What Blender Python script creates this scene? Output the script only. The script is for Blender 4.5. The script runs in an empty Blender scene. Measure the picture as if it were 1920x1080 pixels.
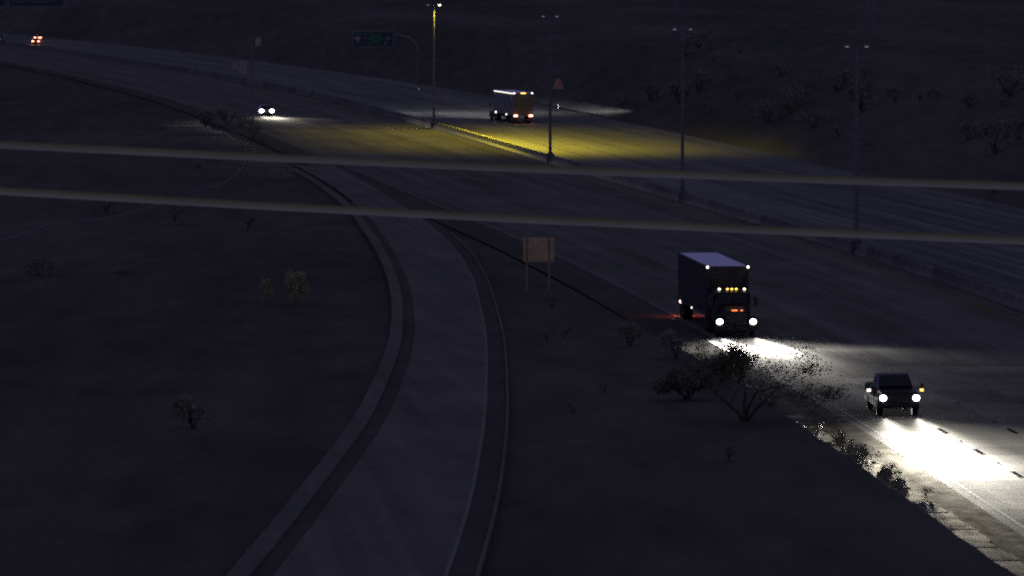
import bpy, bmesh, math, random
import numpy as np
from mathutils import Vector, Matrix, noise

R = random.Random(11)
sc = bpy.context.scene
COL = sc.collection

# ------------------------------------------------------------ camera, world, exposure
cam_d = bpy.data.cameras.new('camera')
cam = bpy.data.objects.new('camera', cam_d)
COL.objects.link(cam)
cam.location = (0, 0, 23.8)
PITCH = math.atan(645 / 11400)
cam.rotation_euler = (math.pi / 2 - PITCH, 0, 0)
cam_d.sensor_width = 36
cam_d.lens = 11400 / 1920 * 36
cam_d.clip_start = 0.5
cam_d.clip_end = 9000
cam_d.dof.use_dof = True
cam_d.dof.focus_distance = 480
cam_d.dof.aperture_fstop = 34
sc.camera = cam

world = bpy.data.worlds.new('World')
sc.world = world
world.use_nodes = True
wn, wl = world.node_tree.nodes, world.node_tree.links
for n in list(wn):
    wn.remove(n)
w_out = wn.new('ShaderNodeOutputWorld')
w_bg = wn.new('ShaderNodeBackground')
w_bg2 = wn.new('ShaderNodeBackground')
w_add = wn.new('ShaderNodeAddShader')
w_sky = wn.new('ShaderNodeTexSky')
w_sky.sky_type = 'NISHITA'
w_sky.sun_disc = False
w_sky.sun_elevation = math.radians(-4)
w_sky.sun_rotation = math.radians(150)
w_bg.inputs['Strength'].default_value = 0.05
wl.new(w_sky.outputs[0], w_bg.inputs['Color'])
# city sky glow: brighter and bluer toward the horizon, the same all round
w_tc = wn.new('ShaderNodeTexCoord')
w_sep = wn.new('ShaderNodeSeparateXYZ')
w_ramp = wn.new('ShaderNodeValToRGB')
wl.new(w_tc.outputs['Generated'], w_sep.inputs[0])
wl.new(w_sep.outputs['Z'], w_ramp.inputs[0])
cr = w_ramp.color_ramp
cr.elements[0].position = 0.0
cr.elements[0].color = (0.10, 0.10, 0.30, 1)
cr.elements[1].position = 1.0
cr.elements[1].color = (0.0435, 0.0435, 0.083, 1)
e = cr.elements.new(0.13)
e.color = (0.0435, 0.0435, 0.085, 1)
wl.new(w_ramp.outputs[0], w_bg2.inputs['Color'])
w_bg2.inputs['Strength'].default_value = 1.0
wl.new(w_bg.outputs[0], w_add.inputs[0])
wl.new(w_bg2.outputs[0], w_add.inputs[1])
wl.new(w_add.outputs[0], w_out.inputs['Surface'])

moon_d = bpy.data.lights.new('moon', 'SUN')
moon_d.energy = 0.02
moon_d.angle = math.radians(0.5)
moon_d.color = (0.8, 0.88, 1.0)
moon = bpy.data.objects.new('moon', moon_d)
moon.rotation_euler = (math.radians(50), 0, math.radians(150))
COL.objects.link(moon)

sc.render.engine = 'CYCLES'
sc.view_settings.view_transform = 'Standard'
sc.view_settings.look = 'None'
sc.view_settings.gamma = 1
sc.view_settings.exposure = 0
sc.view_settings.use_curve_mapping = False
sc.cycles.use_denoising = False
sc.cycles.filter_width = 2.2
sc.cycles.sample_clamp_indirect = .12
sc.cycles.sample_clamp_direct = 30
sc.cycles.max_bounces = 5

# ------------------------------------------------------------ course of the freeway
_E = np.array([(0, 34), (170, 25.6), (246, 20.9), (295, 17.8), (368, 12.0), (389, 10.3), (419, 7.7), (464, 3.3),
               (561, -7.6), (663, -19.4), (786, -33.6), (936, -53), (1200, -97), (1466, -151), (1900, -262), (2700, -520)], float)


def _spline(x, xs, ys):
    m = np.gradient(ys, xs)
    i = int(np.clip(np.searchsorted(xs, x) - 1, 0, len(xs) - 2))
    h = xs[i + 1] - xs[i]
    t = (x - xs[i]) / h
    return ((2*t**3 - 3*t**2 + 1) * ys[i] + (t**3 - 2*t**2 + t) * h * m[i]
            + (-2*t**3 + 3*t**2) * ys[i+1] + (t**3 - t**2) * h * m[i+1])


def edge(D):            # outer (ramp side) edge line of the near carriageway
    return float(_spline(D, _E[:, 0], _E[:, 1]))


def slope(D):
    return (edge(D + 3) - edge(D - 3)) / 6


_Z = np.array([(0, 5.0), (190, 4.2), (240, 3.8), (300, 2.8), (370, 1.2), (440, .3), (500, 0), (9999, 0)], float)


def ramp_z(D):
    return float(np.interp(D, _Z[:, 0], _Z[:, 1]))


_RL = np.array([(0, -15), (120, -11.2), (188, -8.7), (202, -8.2), (221, -7.6), (246, -6.9), (287, -6.5), (326, -6.6), (363, -7.1),
                (400, -7.9), (443, -9.3), (498, -11.9), (543, -14.6), (597, -18.9), (655, -24.6), (700, -29)], float)
_RR = np.array([(0, -6.5), (120, -3.4), (188, -1.5), (213, -1.0), (244, -.7), (296, -.7), (347, -1.0), (385, -1.5), (434, -2.5),
                (478, -4.2), (517, -6.6), (578, -11.6), (642, -17.6), (700, -23.9)], float)


def ramp_l(D):
    return float(_spline(D, _RL[:, 0], _RL[:, 1]))


def ramp_r(D):
    return float(_spline(D, _RR[:, 0], _RR[:, 1]))


# ------------------------------------------------------------ helpers
def tag(o, label=None, cat=None, group=None, kind=None):
    for k, v in (('label', label), ('category', cat), ('group', group), ('kind', kind)):
        if v:
            o[k] = v
    return o


def empty(name, loc, rz=0.0, **kw):
    o = bpy.data.objects.new(name, None)
    o.location = loc
    o.rotation_euler = (0, 0, rz)
    o.empty_display_size = .2
    COL.objects.link(o)
    return tag(o, **kw)


def link_mesh(name, me, parent=None):
    o = bpy.data.objects.new(name, me)
    COL.objects.link(o)
    if parent is not None:
        o.parent = parent
    return o


def children_of(o):
    return [c for c in bpy.data.objects if c.parent == o]


def copy_tree(o, kids, parent=None):
    c = o.copy()
    COL.objects.link(c)
    c.parent = parent
    for ch in kids.get(o.name, ()):
        copy_tree(ch, kids, c)
    return c


def kid_map(root):
    m = {}

    def rec(o):
        m[o.name] = children_of(o)
        for c in m[o.name]:
            rec(c)
    rec(root)
    return m


class MB:
    """collects simple shapes, builds ONE mesh object"""

    def __init__(self):
        self.bm = bmesh.new()

    def box(self, x0, x1, y0, y1, z0, z1, bevel=0.0, taper=None):
        bm2 = bmesh.new()
        v = [bm2.verts.new(p) for p in ((x0, y0, z0), (x1, y0, z0), (x1, y1, z0), (x0, y1, z0),
                                        (x0, y0, z1), (x1, y0, z1), (x1, y1, z1), (x0, y1, z1))]
        for f in ((0, 3, 2, 1), (4, 5, 6, 7), (0, 1, 5, 4), (1, 2, 6, 5), (2, 3, 7, 6), (3, 0, 4, 7)):
            bm2.faces.new([v[i] for i in f])
        if taper:
            for k in (4, 5, 6, 7):
                v[k].co.x = (v[k].co.x - (x0 + x1) / 2) * taper[0] + (x0 + x1) / 2
                v[k].co.y = (v[k].co.y - (y0 + y1) / 2) * taper[1] + (y0 + y1) / 2
        if bevel:
            bmesh.ops.bevel(bm2, geom=bm2.edges[:] + bm2.verts[:], offset=bevel, segments=2, affect='EDGES', clamp_overlap=True)
        self._merge(bm2)
        return self

    def _merge(self, bm2):
        me = bpy.data.meshes.new('tmp')
        bm2.to_mesh(me)
        bm2.free()
        self.bm.from_mesh(me)
        bpy.data.meshes.remove(me)

    def prism_x(self, prof, x0, x1, bevel=0.0):     # prof: (y, z) outline, extruded along X
        bm2 = bmesh.new()
        a = [bm2.verts.new((x0, p[0], p[1])) for p in prof]
        b = [bm2.verts.new((x1, p[0], p[1])) for p in prof]
        n = len(prof)
        bm2.faces.new(a)
        bm2.faces.new(b[::-1])
        for i in range(n):
            bm2.faces.new((a[i], b[i], b[(i + 1) % n], a[(i + 1) % n]))
        bmesh.ops.recalc_face_normals(bm2, faces=bm2.faces[:])
        if bevel:
            bmesh.ops.bevel(bm2, geom=bm2.edges[:] + bm2.verts[:], offset=bevel, segments=2, affect='EDGES', clamp_overlap=True)
        self._merge(bm2)
        return self

    def tube(self, pts, radii, seg=8, cap=True):
        pts = [Vector(p) for p in pts]
        if not hasattr(radii, '__len__'):
            radii = [radii] * len(pts)
        rings = []
        for i, p in enumerate(pts):
            d = (pts[min(i + 1, len(pts) - 1)] - pts[max(i - 1, 0)]).normalized()
            up = Vector((0, 0, 1)) if abs(d.z) < .9 else Vector((1, 0, 0))
            a = d.cross(up).normalized()
            b = d.cross(a)
            rings.append([self.bm.verts.new(p + (a * math.cos(2 * math.pi * k / seg) + b * math.sin(2 * math.pi * k / seg)) * radii[i])
                          for k in range(seg)])
        for i in range(len(rings) - 1):
            for k in range(seg):
                self.bm.faces.new((rings[i][k], rings[i][(k + 1) % seg], rings[i + 1][(k + 1) % seg], rings[i + 1][k]))
        if cap:
            self.bm.faces.new(rings[0][::-1])
            self.bm.faces.new(rings[-1])
        return self

    def disc_x(self, x0, x1, y, z, r, seg=20, bevel=0.0):       # cylinder with axis X (wheel)
        bm2 = bmesh.new()
        a = [bm2.verts.new((x0, y + r * math.cos(2 * math.pi * k / seg), z + r * math.sin(2 * math.pi * k / seg))) for k in range(seg)]
        b = [bm2.verts.new((x1, v.co.y, v.co.z)) for v in a]
        fa, fb = bm2.faces.new(a), bm2.faces.new(b[::-1])
        for i in range(seg):
            bm2.faces.new((a[i], b[i], b[(i + 1) % seg], a[(i + 1) % seg]))
        bmesh.ops.recalc_face_normals(bm2, faces=bm2.faces[:])
        if bevel:
            es = list({e for f in bm2.faces if len(f.verts) > 4 for e in f.edges})
            bmesh.ops.bevel(bm2, geom=es, offset=bevel, segments=2, affect='EDGES', clamp_overlap=True)
        self._merge(bm2)
        return self

    def dome_y(self, x, y, z, rx, rz, depth, seg=14):           # lens bulging toward -Y
        bm = self.bm
        rings = []
        for j, t in enumerate((0, .45, .8, 1)):
            rr = math.cos(t * math.pi / 2)
            rings.append([bm.verts.new((x + rx * rr * math.cos(2 * math.pi * k / seg), y - depth * math.sin(t * math.pi / 2),
                                        z + rz * rr * math.sin(2 * math.pi * k / seg))) for k in range(seg)] if rr > .01
                         else [bm.verts.new((x, y - depth, z))])
        for j in range(3):
            A, B = rings[j], rings[j + 1]
            for k in range(seg):
                if len(B) == 1:
                    bm.faces.new((A[k], A[(k + 1) % seg], B[0]))
                else:
                    bm.faces.new((A[k], A[(k + 1) % seg], B[(k + 1) % seg], B[k]))
        return self

    def loft(self, rings):
        bm = self.bm
        vs = [[bm.verts.new(p) for p in r] for r in rings]
        n = len(vs[0])
        for i in range(len(vs) - 1):
            for k in range(n):
                bm.faces.new((vs[i][k], vs[i][(k + 1) % n], vs[i + 1][(k + 1) % n], vs[i + 1][k]))
        bm.faces.new(vs[0][::-1])
        bm.faces.new(vs[-1])
        return self

    def build(self, name, mat, parent=None, smooth=False):
        me = bpy.data.meshes.new(name)
        bmesh.ops.recalc_face_normals(self.bm, faces=self.bm.faces[:])
        self.bm.to_mesh(me)
        self.bm.free()
        me.materials.append(mat)
        if smooth:
            me.polygons.foreach_set('use_smooth', [True] * len(me.polygons))
            try:
                me.set_sharp_from_angle(angle=math.radians(40))
            except Exception:
                pass
        return link_mesh(name, me, parent)


def np_mesh(name, verts, faces, mat, parent=None, uv=None, smooth=False):
    me = bpy.data.meshes.new(name)
    me.from_pydata([tuple(v) for v in verts], [], [tuple(f) for f in faces])
    me.materials.append(mat)
    if uv is not None:
        lay = me.uv_layers.new(name='UVMap')
        idx = np.empty(len(me.loops), dtype=np.int32)
        me.loops.foreach_get('vertex_index', idx)
        lay.data.foreach_set('uv', np.asarray(uv, dtype=np.float32)[idx].ravel())
    if smooth:
        me.polygons.foreach_set('use_smooth', [True] * len(me.polygons))
    me.update()
    return link_mesh(name, me, parent)


# ------------------------------------------------------------ materials
def new_mat(name):
    m = bpy.data.materials.new(name)
    m.use_nodes = True
    nt = m.node_tree
    return m, nt.nodes, nt.links, nt.nodes['Principled BSDF']


def plain(name, col, rough=.6, metal=0.0, spec=.5, vary=.15, scale=3.0, coat=0.0):
    """principled with fine procedural mottling in the colour"""
    m, N, L, P = new_mat(name)
    tc = N.new('ShaderNodeTexCoord')
    nz = N.new('ShaderNodeTexNoise')
    nz.inputs['Scale'].default_value = scale
    nz.inputs['Detail'].default_value = 6
    rp = N.new('ShaderNodeValToRGB')
    rp.color_ramp.elements[0].position = .3
    rp.color_ramp.elements[1].position = .7
    rp.color_ramp.elements[0].color = (*[c * (1 - vary) for c in col], 1)
    rp.color_ramp.elements[1].color = (*[min(1, c * (1 + vary)) for c in col], 1)
    L.new(tc.outputs['Object'], nz.inputs['Vector'])
    L.new(nz.outputs['Fac'], rp.inputs[0])
    L.new(rp.outputs[0], P.inputs['Base Color'])
    P.inputs['Roughness'].default_value = rough
    P.inputs['Metallic'].default_value = metal
    P.inputs['Specular IOR Level'].default_value = spec
    P.inputs['Coat Weight'].default_value = coat
    return m


def emit(name, col, strength):
    m, N, L, P = new_mat(name)
    P.inputs['Base Color'].default_value = (*[min(1, c) * .6 for c in col], 1)
    P.inputs['Emission Color'].default_value = (*col, 1)
    P.inputs['Emission Strength'].default_value = strength
    P.inputs['Roughness'].default_value = .2
    return m


def pavement(name, base, streak=.35, rough=.5, slab=0.0, spec=0.0, dirt=.3):
    """UV: u metres across, v metres along.  Long tyre streaks, mottling, stains; slabs differ object by object."""
    m, N, L, P = new_mat(name)
    uv = N.new('ShaderNodeUVMap')
    uv.uv_map = 'UVMap'

    def nz(sx, sy, detail, dim='2D'):
        mp = N.new('ShaderNodeMapping')
        mp.inputs['Scale'].default_value = (sx, sy, 1)
        L.new(uv.outputs[0], mp.inputs[0])
        n = N.new('ShaderNodeTexNoise')
        n.noise_dimensions = dim
        n.inputs['Scale'].default_value = 1
        n.inputs['Detail'].default_value = detail
        L.new(mp.outputs[0], n.inputs['Vector'])
        return n.outputs['Fac']

    def mth(op, a, b=None, c=None):
        n = N.new('ShaderNodeMath')
        n.operation = op
        for i, q in enumerate((a, b, c)):
            if q is None:
                continue
            if isinstance(q, (int, float)):
                n.inputs[i].default_value = q
            else:
                L.new(q, n.inputs[i])
        return n.outputs[0]
    s1 = nz(.55, .006, 3)          # wheel tracks
    s2 = nz(2.1, .012, 3)          # tining / thin streaks
    m1 = nz(.25, .07, 4)           # wide mottle
    d1 = nz(1.1, .5, 6)            # dirt patches
    g1 = nz(6, 3, 5)               # grain
    f = mth('MULTIPLY_ADD', mth('SUBTRACT', s1, .5), 2.2 * streak, 1.0)
    f = mth('ADD', f, mth('MULTIPLY', mth('SUBTRACT', s2, .5), 1.8 * streak))
    f = mth('ADD', f, mth('MULTIPLY', mth('SUBTRACT', m1, .5), .55))
    f = mth('ADD', f, mth('MULTIPLY', mth('SUBTRACT', g1, .5), .35))
    f = mth('ADD', f, mth('MULTIPLY', mth('SUBTRACT', d1, .5), dirt))
    if slab:
        oi = N.new('ShaderNodeObjectInfo')
        f = mth('ADD', f, mth('MULTIPLY', mth('SUBTRACT', oi.outputs['Random'], .5), slab))
    f = mth('MAXIMUM', f, .25)
    vm = N.new('ShaderNodeVectorMath')
    vm.operation = 'SCALE'
    vm.inputs[0].default_value = base
    L.new(f, vm.inputs['Scale'])
    L.new(vm.outputs[0], P.inputs['Base Color'])
    L.new(mth('MULTIPLY_ADD', mth('SUBTRACT', s2, .5), -.5, rough), P.inputs['Roughness'])
    P.inputs['Specular IOR Level'].default_value = spec
    bp = N.new('ShaderNodeBump')
    bp.inputs['Strength'].default_value = .15
    bp.inputs['Distance'].default_value = .01
    L.new(nz(14, 9, 4), bp.inputs['Height'])
    L.new(bp.outputs[0], P.inputs['Normal'])
    return m


def soil(name, c1, c2, scale=.35):
    m, N, L, P = new_mat(name)
    tc = N.new('ShaderNodeTexCoord')
    a = N.new('ShaderNodeTexNoise')
    a.inputs['Scale'].default_value = scale
    a.inputs['Detail'].default_value = 9
    a.inputs['Roughness'].default_value = .65
    b = N.new('ShaderNodeTexNoise')
    b.inputs['Scale'].default_value = scale * .09
    b.inputs['Detail'].default_value = 3
    ad = N.new('ShaderNodeMath')
    ad.operation = 'ADD'
    mp = N.new('ShaderNodeMapping')
    mp.inputs['Scale'].default_value = (1, .16, 1)
    L.new(tc.outputs['Object'], mp.inputs[0])
    L.new(mp.outputs[0], a.inputs['Vector'])
    L.new(mp.outputs[0], b.inputs['Vector'])
    L.new(a.outputs['Fac'], ad.inputs[0])
    L.new(b.outputs['Fac'], ad.inputs[1])
    rp = N.new('ShaderNodeValToRGB')
    rp.color_ramp.elements[0].position = .42
    rp.color_ramp.elements[1].position = .62
    rp.color_ramp.elements[0].color = (*c1, 1)
    rp.color_ramp.elements[1].color = (*c2, 1)
    hf = N.new('ShaderNodeMath')
    hf.operation = 'MULTIPLY'
    hf.inputs[1].default_value = .5
    L.new(ad.outputs[0], hf.inputs[0])
    L.new(hf.outputs[0], rp.inputs[0])
    L.new(rp.outputs[0], P.inputs['Base Color'])
    P.inputs['Roughness'].default_value = .95
    P.inputs['Specular IOR Level'].default_value = .15
    bp = N.new('ShaderNodeBump')
    bp.inputs['Strength'].default_value = .8
    bp.inputs['Distance'].default_value = .15
    L.new(a.outputs['Fac'], bp.inputs['Height'])
    L.new(bp.outputs[0], P.inputs['Normal'])
    return m


def leafy(name, c1, c2):
    m, N, L, P = new_mat(name)
    g = N.new('ShaderNodeNewGeometry')
    rp = N.new('ShaderNodeValToRGB')
    rp.color_ramp.elements[0].color = (*c1, 1)
    rp.color_ramp.elements[1].color = (*c2, 1)
    L.new(g.outputs['Random Per Island'], rp.inputs[0])
    L.new(rp.outputs[0], P.inputs['Base Color'])
    P.inputs['Roughness'].default_value = .6
    return m


M = dict(
    road=pavement('road concrete', (.235, .23, .21), .32, .68),
    slab=pavement('slab concrete', (.27, .265, .24), .16, .7, slab=.42),
    road2=pavement('far side concrete', (.20, .20, .185), .6, .58, spec=.045),
    asphalt=pavement('shoulder asphalt', (.14, .132, .11), .3, .6, dirt=1.6),
    asphalt2=pavement('smooth old asphalt', (.155, .15, .137), .15, .6),
    ramp=pavement('ramp concrete', (.25, .245, .228), .2, .5),
    gutter=pavement('gutter concrete', (.34, .32, .26), .1, .6, slab=.5, dirt=2.2),
    joint=plain('joint filler', (.05, .048, .045), .8),
    ground=soil('decomposed granite', (.085, .082, .075), (.168, .162, .142)),
    white=plain('white road paint', (.34, .34, .33), .9, vary=.25, scale=1.5, spec=0.0),
    yellow=plain('yellow road paint', (.42, .31, .05), .9, spec=0.0, vary=.25, scale=1.5),
    worn=plain('worn lane paint', (.27, .27, .26), .9, vary=.2, scale=1.5, spec=0.0),
    black=plain('black contrast paint', (.012, .012, .012), .9, spec=0.0),
    barrier=plain('barrier concrete', (.19, .185, .175), .7, vary=.35, scale=.6),
    steel=plain('galvanised steel', (.26, .26, .26), .45, .5, scale=1.2),
    darksteel=plain('dark steel', (.07, .07, .075), .5, .3),
    cable=plain('weathered cable sheath', (.31, .30, .12), .7, vary=.1),
    tan=plain('weathered tan sign back', (.98, .72, .38), .6, vary=.25, scale=1.1),
    rust=plain('rust brown stringer', (.30, .12, .08), .7),
    green=plain('green sign sheeting', (.05, .12, .085), .35, vary=.2, scale=.6),
    signwhite=plain('white sign sheeting', (.38, .36, .36), .35),
    salmon=plain('salmon sign sheeting', (.85, .42, .36), .5, vary=.12),
    greybox=plain('grey cabinet paint', (.5, .5, .46), .5),
    trailer=plain('white trailer panel', (.17, .17, .20), .38, .1, vary=.06, scale=.5),
    trailerdark=plain('dark trailer panel', (.085, .085, .085), .6, .0, spec=.2),
    trimdark=plain('dark painted trim', (.018, .017, .018), .4, .2),
    railm=plain('polished rail', (.85, .85, .82), .38, .9),
    roofm=plain('glossy trailer roof', (.80, .80, .82), .16, .85, vary=.04, scale=.4),
    door=plain('trailer door paint', (.17, .18, .15), .45, vary=.1),
    cabred=plain('dark maroon cab paint', (.018, .009, .010), .5, .1, coat=.1),
    cabblue=plain('dark blue cab paint', (.03, .04, .09), .3, .1, coat=.6),
    pick=plain('dark charcoal vehicle paint', (.010, .009, .010), .4, .1, coat=.2),
    silver=plain('silver vehicle paint', (.35, .35, .36), .3, .5, coat=.8),
    glass=plain('dark vehicle glass', (.012, .013, .016), .06, spec=.8),
    chrome=plain('chrome', (.6, .6, .62), .15, 1.0),
    rubber=plain('tyre rubber', (.02, .02, .02), .85),
    bark=plain('palo verde bark', (.10, .095, .06), .8, vary=.3, scale=4),
    leaf=leafy('palo verde leaf', (.07, .075, .04), (.24, .24, .15)),
    leafdusty=leafy('dusty tree leaf', (.2, .2, .14), (.42, .41, .3)),
    leafdark=leafy('desert shrub leaf', (.20, .20, .15), (.44, .43, .33)),
    leafpale=leafy('pale shrub leaf', (.45, .47, .25), (.7, .7, .42)),
    rock=plain('pale rock', (.33, .3, .26), .9, vary=.3, scale=2),
    head=emit('headlight glow', (1.0, .97, 1.0), 14),
    amber=emit('amber marker glow', (1.0, .62, .12), 3.5),
    amberwhite=emit('warm white marker glow', (1.0, .8, .5), 6),
    orange=emit('orange grille lamp glow', (1.0, .22, .06), 2.5),
    red=emit('red tail light glow', (1.0, .36, .24), 7),
    whiteglow=emit('white marker glow', (1.0, .88, .8), 5),
    edgeglow=emit('added edge lamp glow', (1.0, .96, .8), 2.2),  # for the lamp row added along the far trailer's top edge
    dimwhite=emit('dim bluish lamp glow', (.6, .65, 1.0), 1.6),
    sodium=emit('street lamp lens glow', (1.0, .80, .42), 30),
    glint=emit('painted lens glint', (.8, .8, 1.0), .28),  # weak emission imitates a glint on the unlit lenses
)


# ------------------------------------------------------------ lamps with a beam pattern
def beam_light(name, loc_world, fwd, parent, E0, h, colour, u_peak=.024, sig=.07, wide=.06, sigw=.45, u_max=.9, radius=.05):
    """low beam: illuminance E0 on the road out to h/u_peak metres, sharp cut-off at the horizon"""
    ld = bpy.data.lights.new(name, 'POINT')
    ld.shadow_soft_size = radius
    ld.color = colour
    K = .04 * E0 * h * h / u_peak ** 3
    ld.energy = 4 * math.pi * K      # watts, so that 1 in the nodes is K W/sr
    ld.use_nodes = True
    N, L = ld.node_tree.nodes, ld.node_tree.links
    em = N['Emission']
    g = N.new('ShaderNodeNewGeometry')

    def dot(v):
        n = N.new('ShaderNodeVectorMath')
        n.operation = 'DOT_PRODUCT'
        n.inputs[1].default_value = v
        L.new(g.outputs['Incoming'], n.inputs[0])
        return n.outputs['Value']

    def mth(op, a, b=None):
        n = N.new('ShaderNodeMath')
        n.operation = op
        for i, q in enumerate((a, b)):
            if q is None:
                continue
            if isinstance(q, (int, float)):
                n.inputs[i].default_value = q
            else:
                L.new(q, n.inputs[i])
        return n.outputs[0]
    f = Vector((fwd[0], fwd[1], 0)).normalized()
    r = Vector((f.y, -f.x, 0))
    y = dot(f)
    x = dot(r)
    z = dot((0, 0, -1))
    ys = mth('MAXIMUM', y, .01)
    u = mth('DIVIDE', z, ys)
    az = mth('DIVIDE', x, ys)
    I0 = E0 * h * h / u_peak ** 3
    prof = mth('MINIMUM', mth('POWER', mth('DIVIDE', u_peak, mth('MAXIMUM', u, .0005)), 3.0), mth('MINIMUM', mth('DIVIDE', mth('MAXIMUM', u, .0005), u_peak), 1.0))
    cut = mth('MINIMUM', mth('MAXIMUM', mth('MULTIPLY', mth('ADD', u, .0015), 320.0), .0), 1.0)
    low = mth('MINIMUM', mth('MAXIMUM', mth('MULTIPLY', mth('SUBTRACT', u_max, u), 12.0), .0), 1.0)
    a1 = mth('DIVIDE', az, sig)
    core = mth('EXPONENT', mth('MULTIPLY', mth('MULTIPLY', a1, a1), -1.0))
    a2 = mth('DIVIDE', az, sigw)
    wd = mth('MULTIPLY', mth('EXPONENT', mth('MULTIPLY', mth('MULTIPLY', a2, a2), -1.0)), wide)
    tot = mth('MULTIPLY', mth('MULTIPLY', mth('MULTIPLY', mth('ADD', core, wd), prof), mth('MULTIPLY', cut, low)), I0 / K)
    tot = mth('MULTIPLY', tot, mth('GREATER_THAN', y, 0.02))
    L.new(tot, em.inputs['Strength'])
    o = bpy.data.objects.new(name, ld)
    COL.objects.link(o)
    o.location = loc_world
    return o


def small_light(name, loc, colour, energy, radius=.06, spot=None):
    ld = bpy.data.lights.new(name, 'SPOT' if spot else 'POINT')
    ld.shadow_soft_size = radius
    ld.color = colour
    ld.energy = energy
    o = bpy.data.objects.new(name, ld)
    COL.objects.link(o)
    o.location = loc
    if spot:
        d, size = spot
        ld.spot_size = size
        ld.spot_blend = .6
        o.rotation_euler = Vector(d).to_track_quat('-Z', 'Y').to_euler()
    return o


# ------------------------------------------------------------ ground
def terrain():
    Ds = list(np.arange(60, 500, 4)) + list(np.arange(500, 1000, 10)) + list(np.arange(1000, 1700, 40)) + list(np.arange(1700, 3200, 150)) + [4200, 6500]
    left = [-900, -500, -300, -200, -140, -100, -80, -64, -52, -44, -38, -33, -29, -26, -23, -20.5, -18.5, -16.5, -14.5, -12.5, -11]
    crest = ['c0', 'c1', 'c2', 'c3']
    right = [-3.45, -3.4, 52, 52.1, 54, 56, 58, 60, 62, 64, 66, 68, 70, 73, 77, 82, 90, 100, 120, 150, 200, 300, 500, 900]
    V = []
    for D in Ds:
        Dc = min(D, 2690)
        e = edge(Dc)
        z0 = ramp_z(D)
        wd = 1.2 * z0 + .05
        cx = -3.6 - wd
        row = []
        for t in left:
            t2 = t if D < 420 else min(t, cx - 1.6)
            x = e + min(t, cx - 1.6 - (.0 if t < -12 else 0))
            n = noise.noise(Vector((x * .05, D * .02, 0)))
            n2 = noise.noise(Vector((x * .3, D * .12, 3)))
            in_ramp = ramp_l(min(D, 700)) - 1.0 < x < ramp_r(min(D, 700)) + 1.0 if D < 705 else False
            far = max(0, min(1, (ramp_l(min(D, 700)) - 2.5 - x) / 12))
            z = z0 - .12 + (0 if in_ramp else far * (n * 1.5 + n2 * .25 + .5) - .05 + .10 * n2 * (1 if not in_ramp else 0))
            if in_ramp:
                z = z0 - .25
            z = min(z, z0 - .06) if ramp_l(min(D, 700)) - 2.2 < x < ramp_r(min(D, 700)) + 2.2 else z
            row.append((x, D, z))
        for k, q in enumerate((0, .12, .55, 1)):
            n2 = noise.noise(Vector((e * .3 + q, D * .35, 7)))
            row.append((e + cx + q * wd + n2 * .14, D, (z0 - .1) * (1 - q) - .06 + n2 * .05))
        for t in right:
            if t <= 52:
                z = -.5 if -3.42 < t < 52.05 else -.06
                if t == -3.4 or t == 52:
                    z = -.5
            else:
                h = 8.5 * max(0, min(1, (t - 54) / 20))
                n = noise.noise(Vector((t * .12, D * .03, 5)))
                n2 = noise.noise(Vector((t * .5, D * .2, 9)))
                k = max(0, min(1, (t - 53) / 4))
                z = -.05 + h + k * (n * 1.0 + n2 * .3)
                if t > 90:
                    z = h + n * 2.0
            row.append((e + t, D, z))
        V += row
    nc = len(left) + 4 + len(right)
    F = [(i * nc + j, i * nc + j + 1, (i + 1) * nc + j + 1, (i + 1) * nc + j) for i in range(len(Ds) - 1) for j in range(nc - 1)]
    o = np_mesh('ground', V, F, M['ground'], smooth=False)
    tag(o, kind='structure', label='dark gravel ground with embankments on both sides of the freeway')


terrain()


def ribbon(name, fl, fr, D0, D1, step, z, mat, parent=None, cols=1, thick=0.0):
    Ds = list(np.arange(D0, D1, step)) + [D1]
    V, U, F = [], [], []
    for D in Ds:
        a, b = fl(D), fr(D)
        zz = z(D) if callable(z) else z
        for c in range(cols + 1):
            x = a + (b - a) * c / cols
            V.append((x, D, zz))
            U.append((x - edge(D), D))
    n = cols + 1
    for i in range(len(Ds) - 1):
        for c in range(cols):
            F.append((i * n + c, i * n + c + 1, (i + 1) * n + c + 1, (i + 1) * n + c))
    if thick:
        m = len(V)
        V += [(x, y, q - thick) for x, y, q in V]
        U += U[:m]
        k = len(Ds) - 1
        F += [(m + f[3], m + f[2], m + f[1], m + f[0]) for f in F[:]]
        for i in range(k):
            F.append((i * n, (i + 1) * n, m + (i + 1) * n, m + i * n))
            F.append(((i + 1) * n + cols, i * n + cols, m + i * n + cols, m + (i + 1) * n + cols))
        F.append((0, m, m + cols, cols))
        F.append((k * n, k * n + cols, m + k * n + cols, m + k * n))
    return np_mesh(name, V, F, mat, parent, uv=U)


OFF = lambda t: (lambda D: edge(D) + t)
FAR = 2690
SL0, SL1 = 196.0, 346.0            # stretch where single slabs can be told apart
# near carriageway
near = ribbon('near_carriageway', OFF(0.0), OFF(21.1), SL1, FAR, 6, 0, M['road'])
tag(near, kind='structure', label='streaked concrete carriageway carrying the oncoming traffic')
b = ribbon('joint_bed', OFF(-.6), OFF(21.1), 60, SL1, 6, -.03, M['joint'], near)
ribbon('shoulder', OFF(-3.3), OFF(-.51), 60, 330, 6, -.004, M['asphalt'], near)
ribbon('shoulder', OFF(-3.3), OFF(-.51), 330, 620, 6, -.004, M['asphalt2'], near)
ribbon('shoulder', OFF(-3.3), OFF(-.05), 620, FAR, 6, -.004, M['asphalt2'], near)
ribbon('joint_bed', OFF(-.6), OFF(-.02), SL1, 620, 6, -.008, M['joint'], near)
ribbon('inner_shoulder', OFF(21.12), OFF(23.15), 60, FAR, 6, -.004, M['road'], near)
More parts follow.
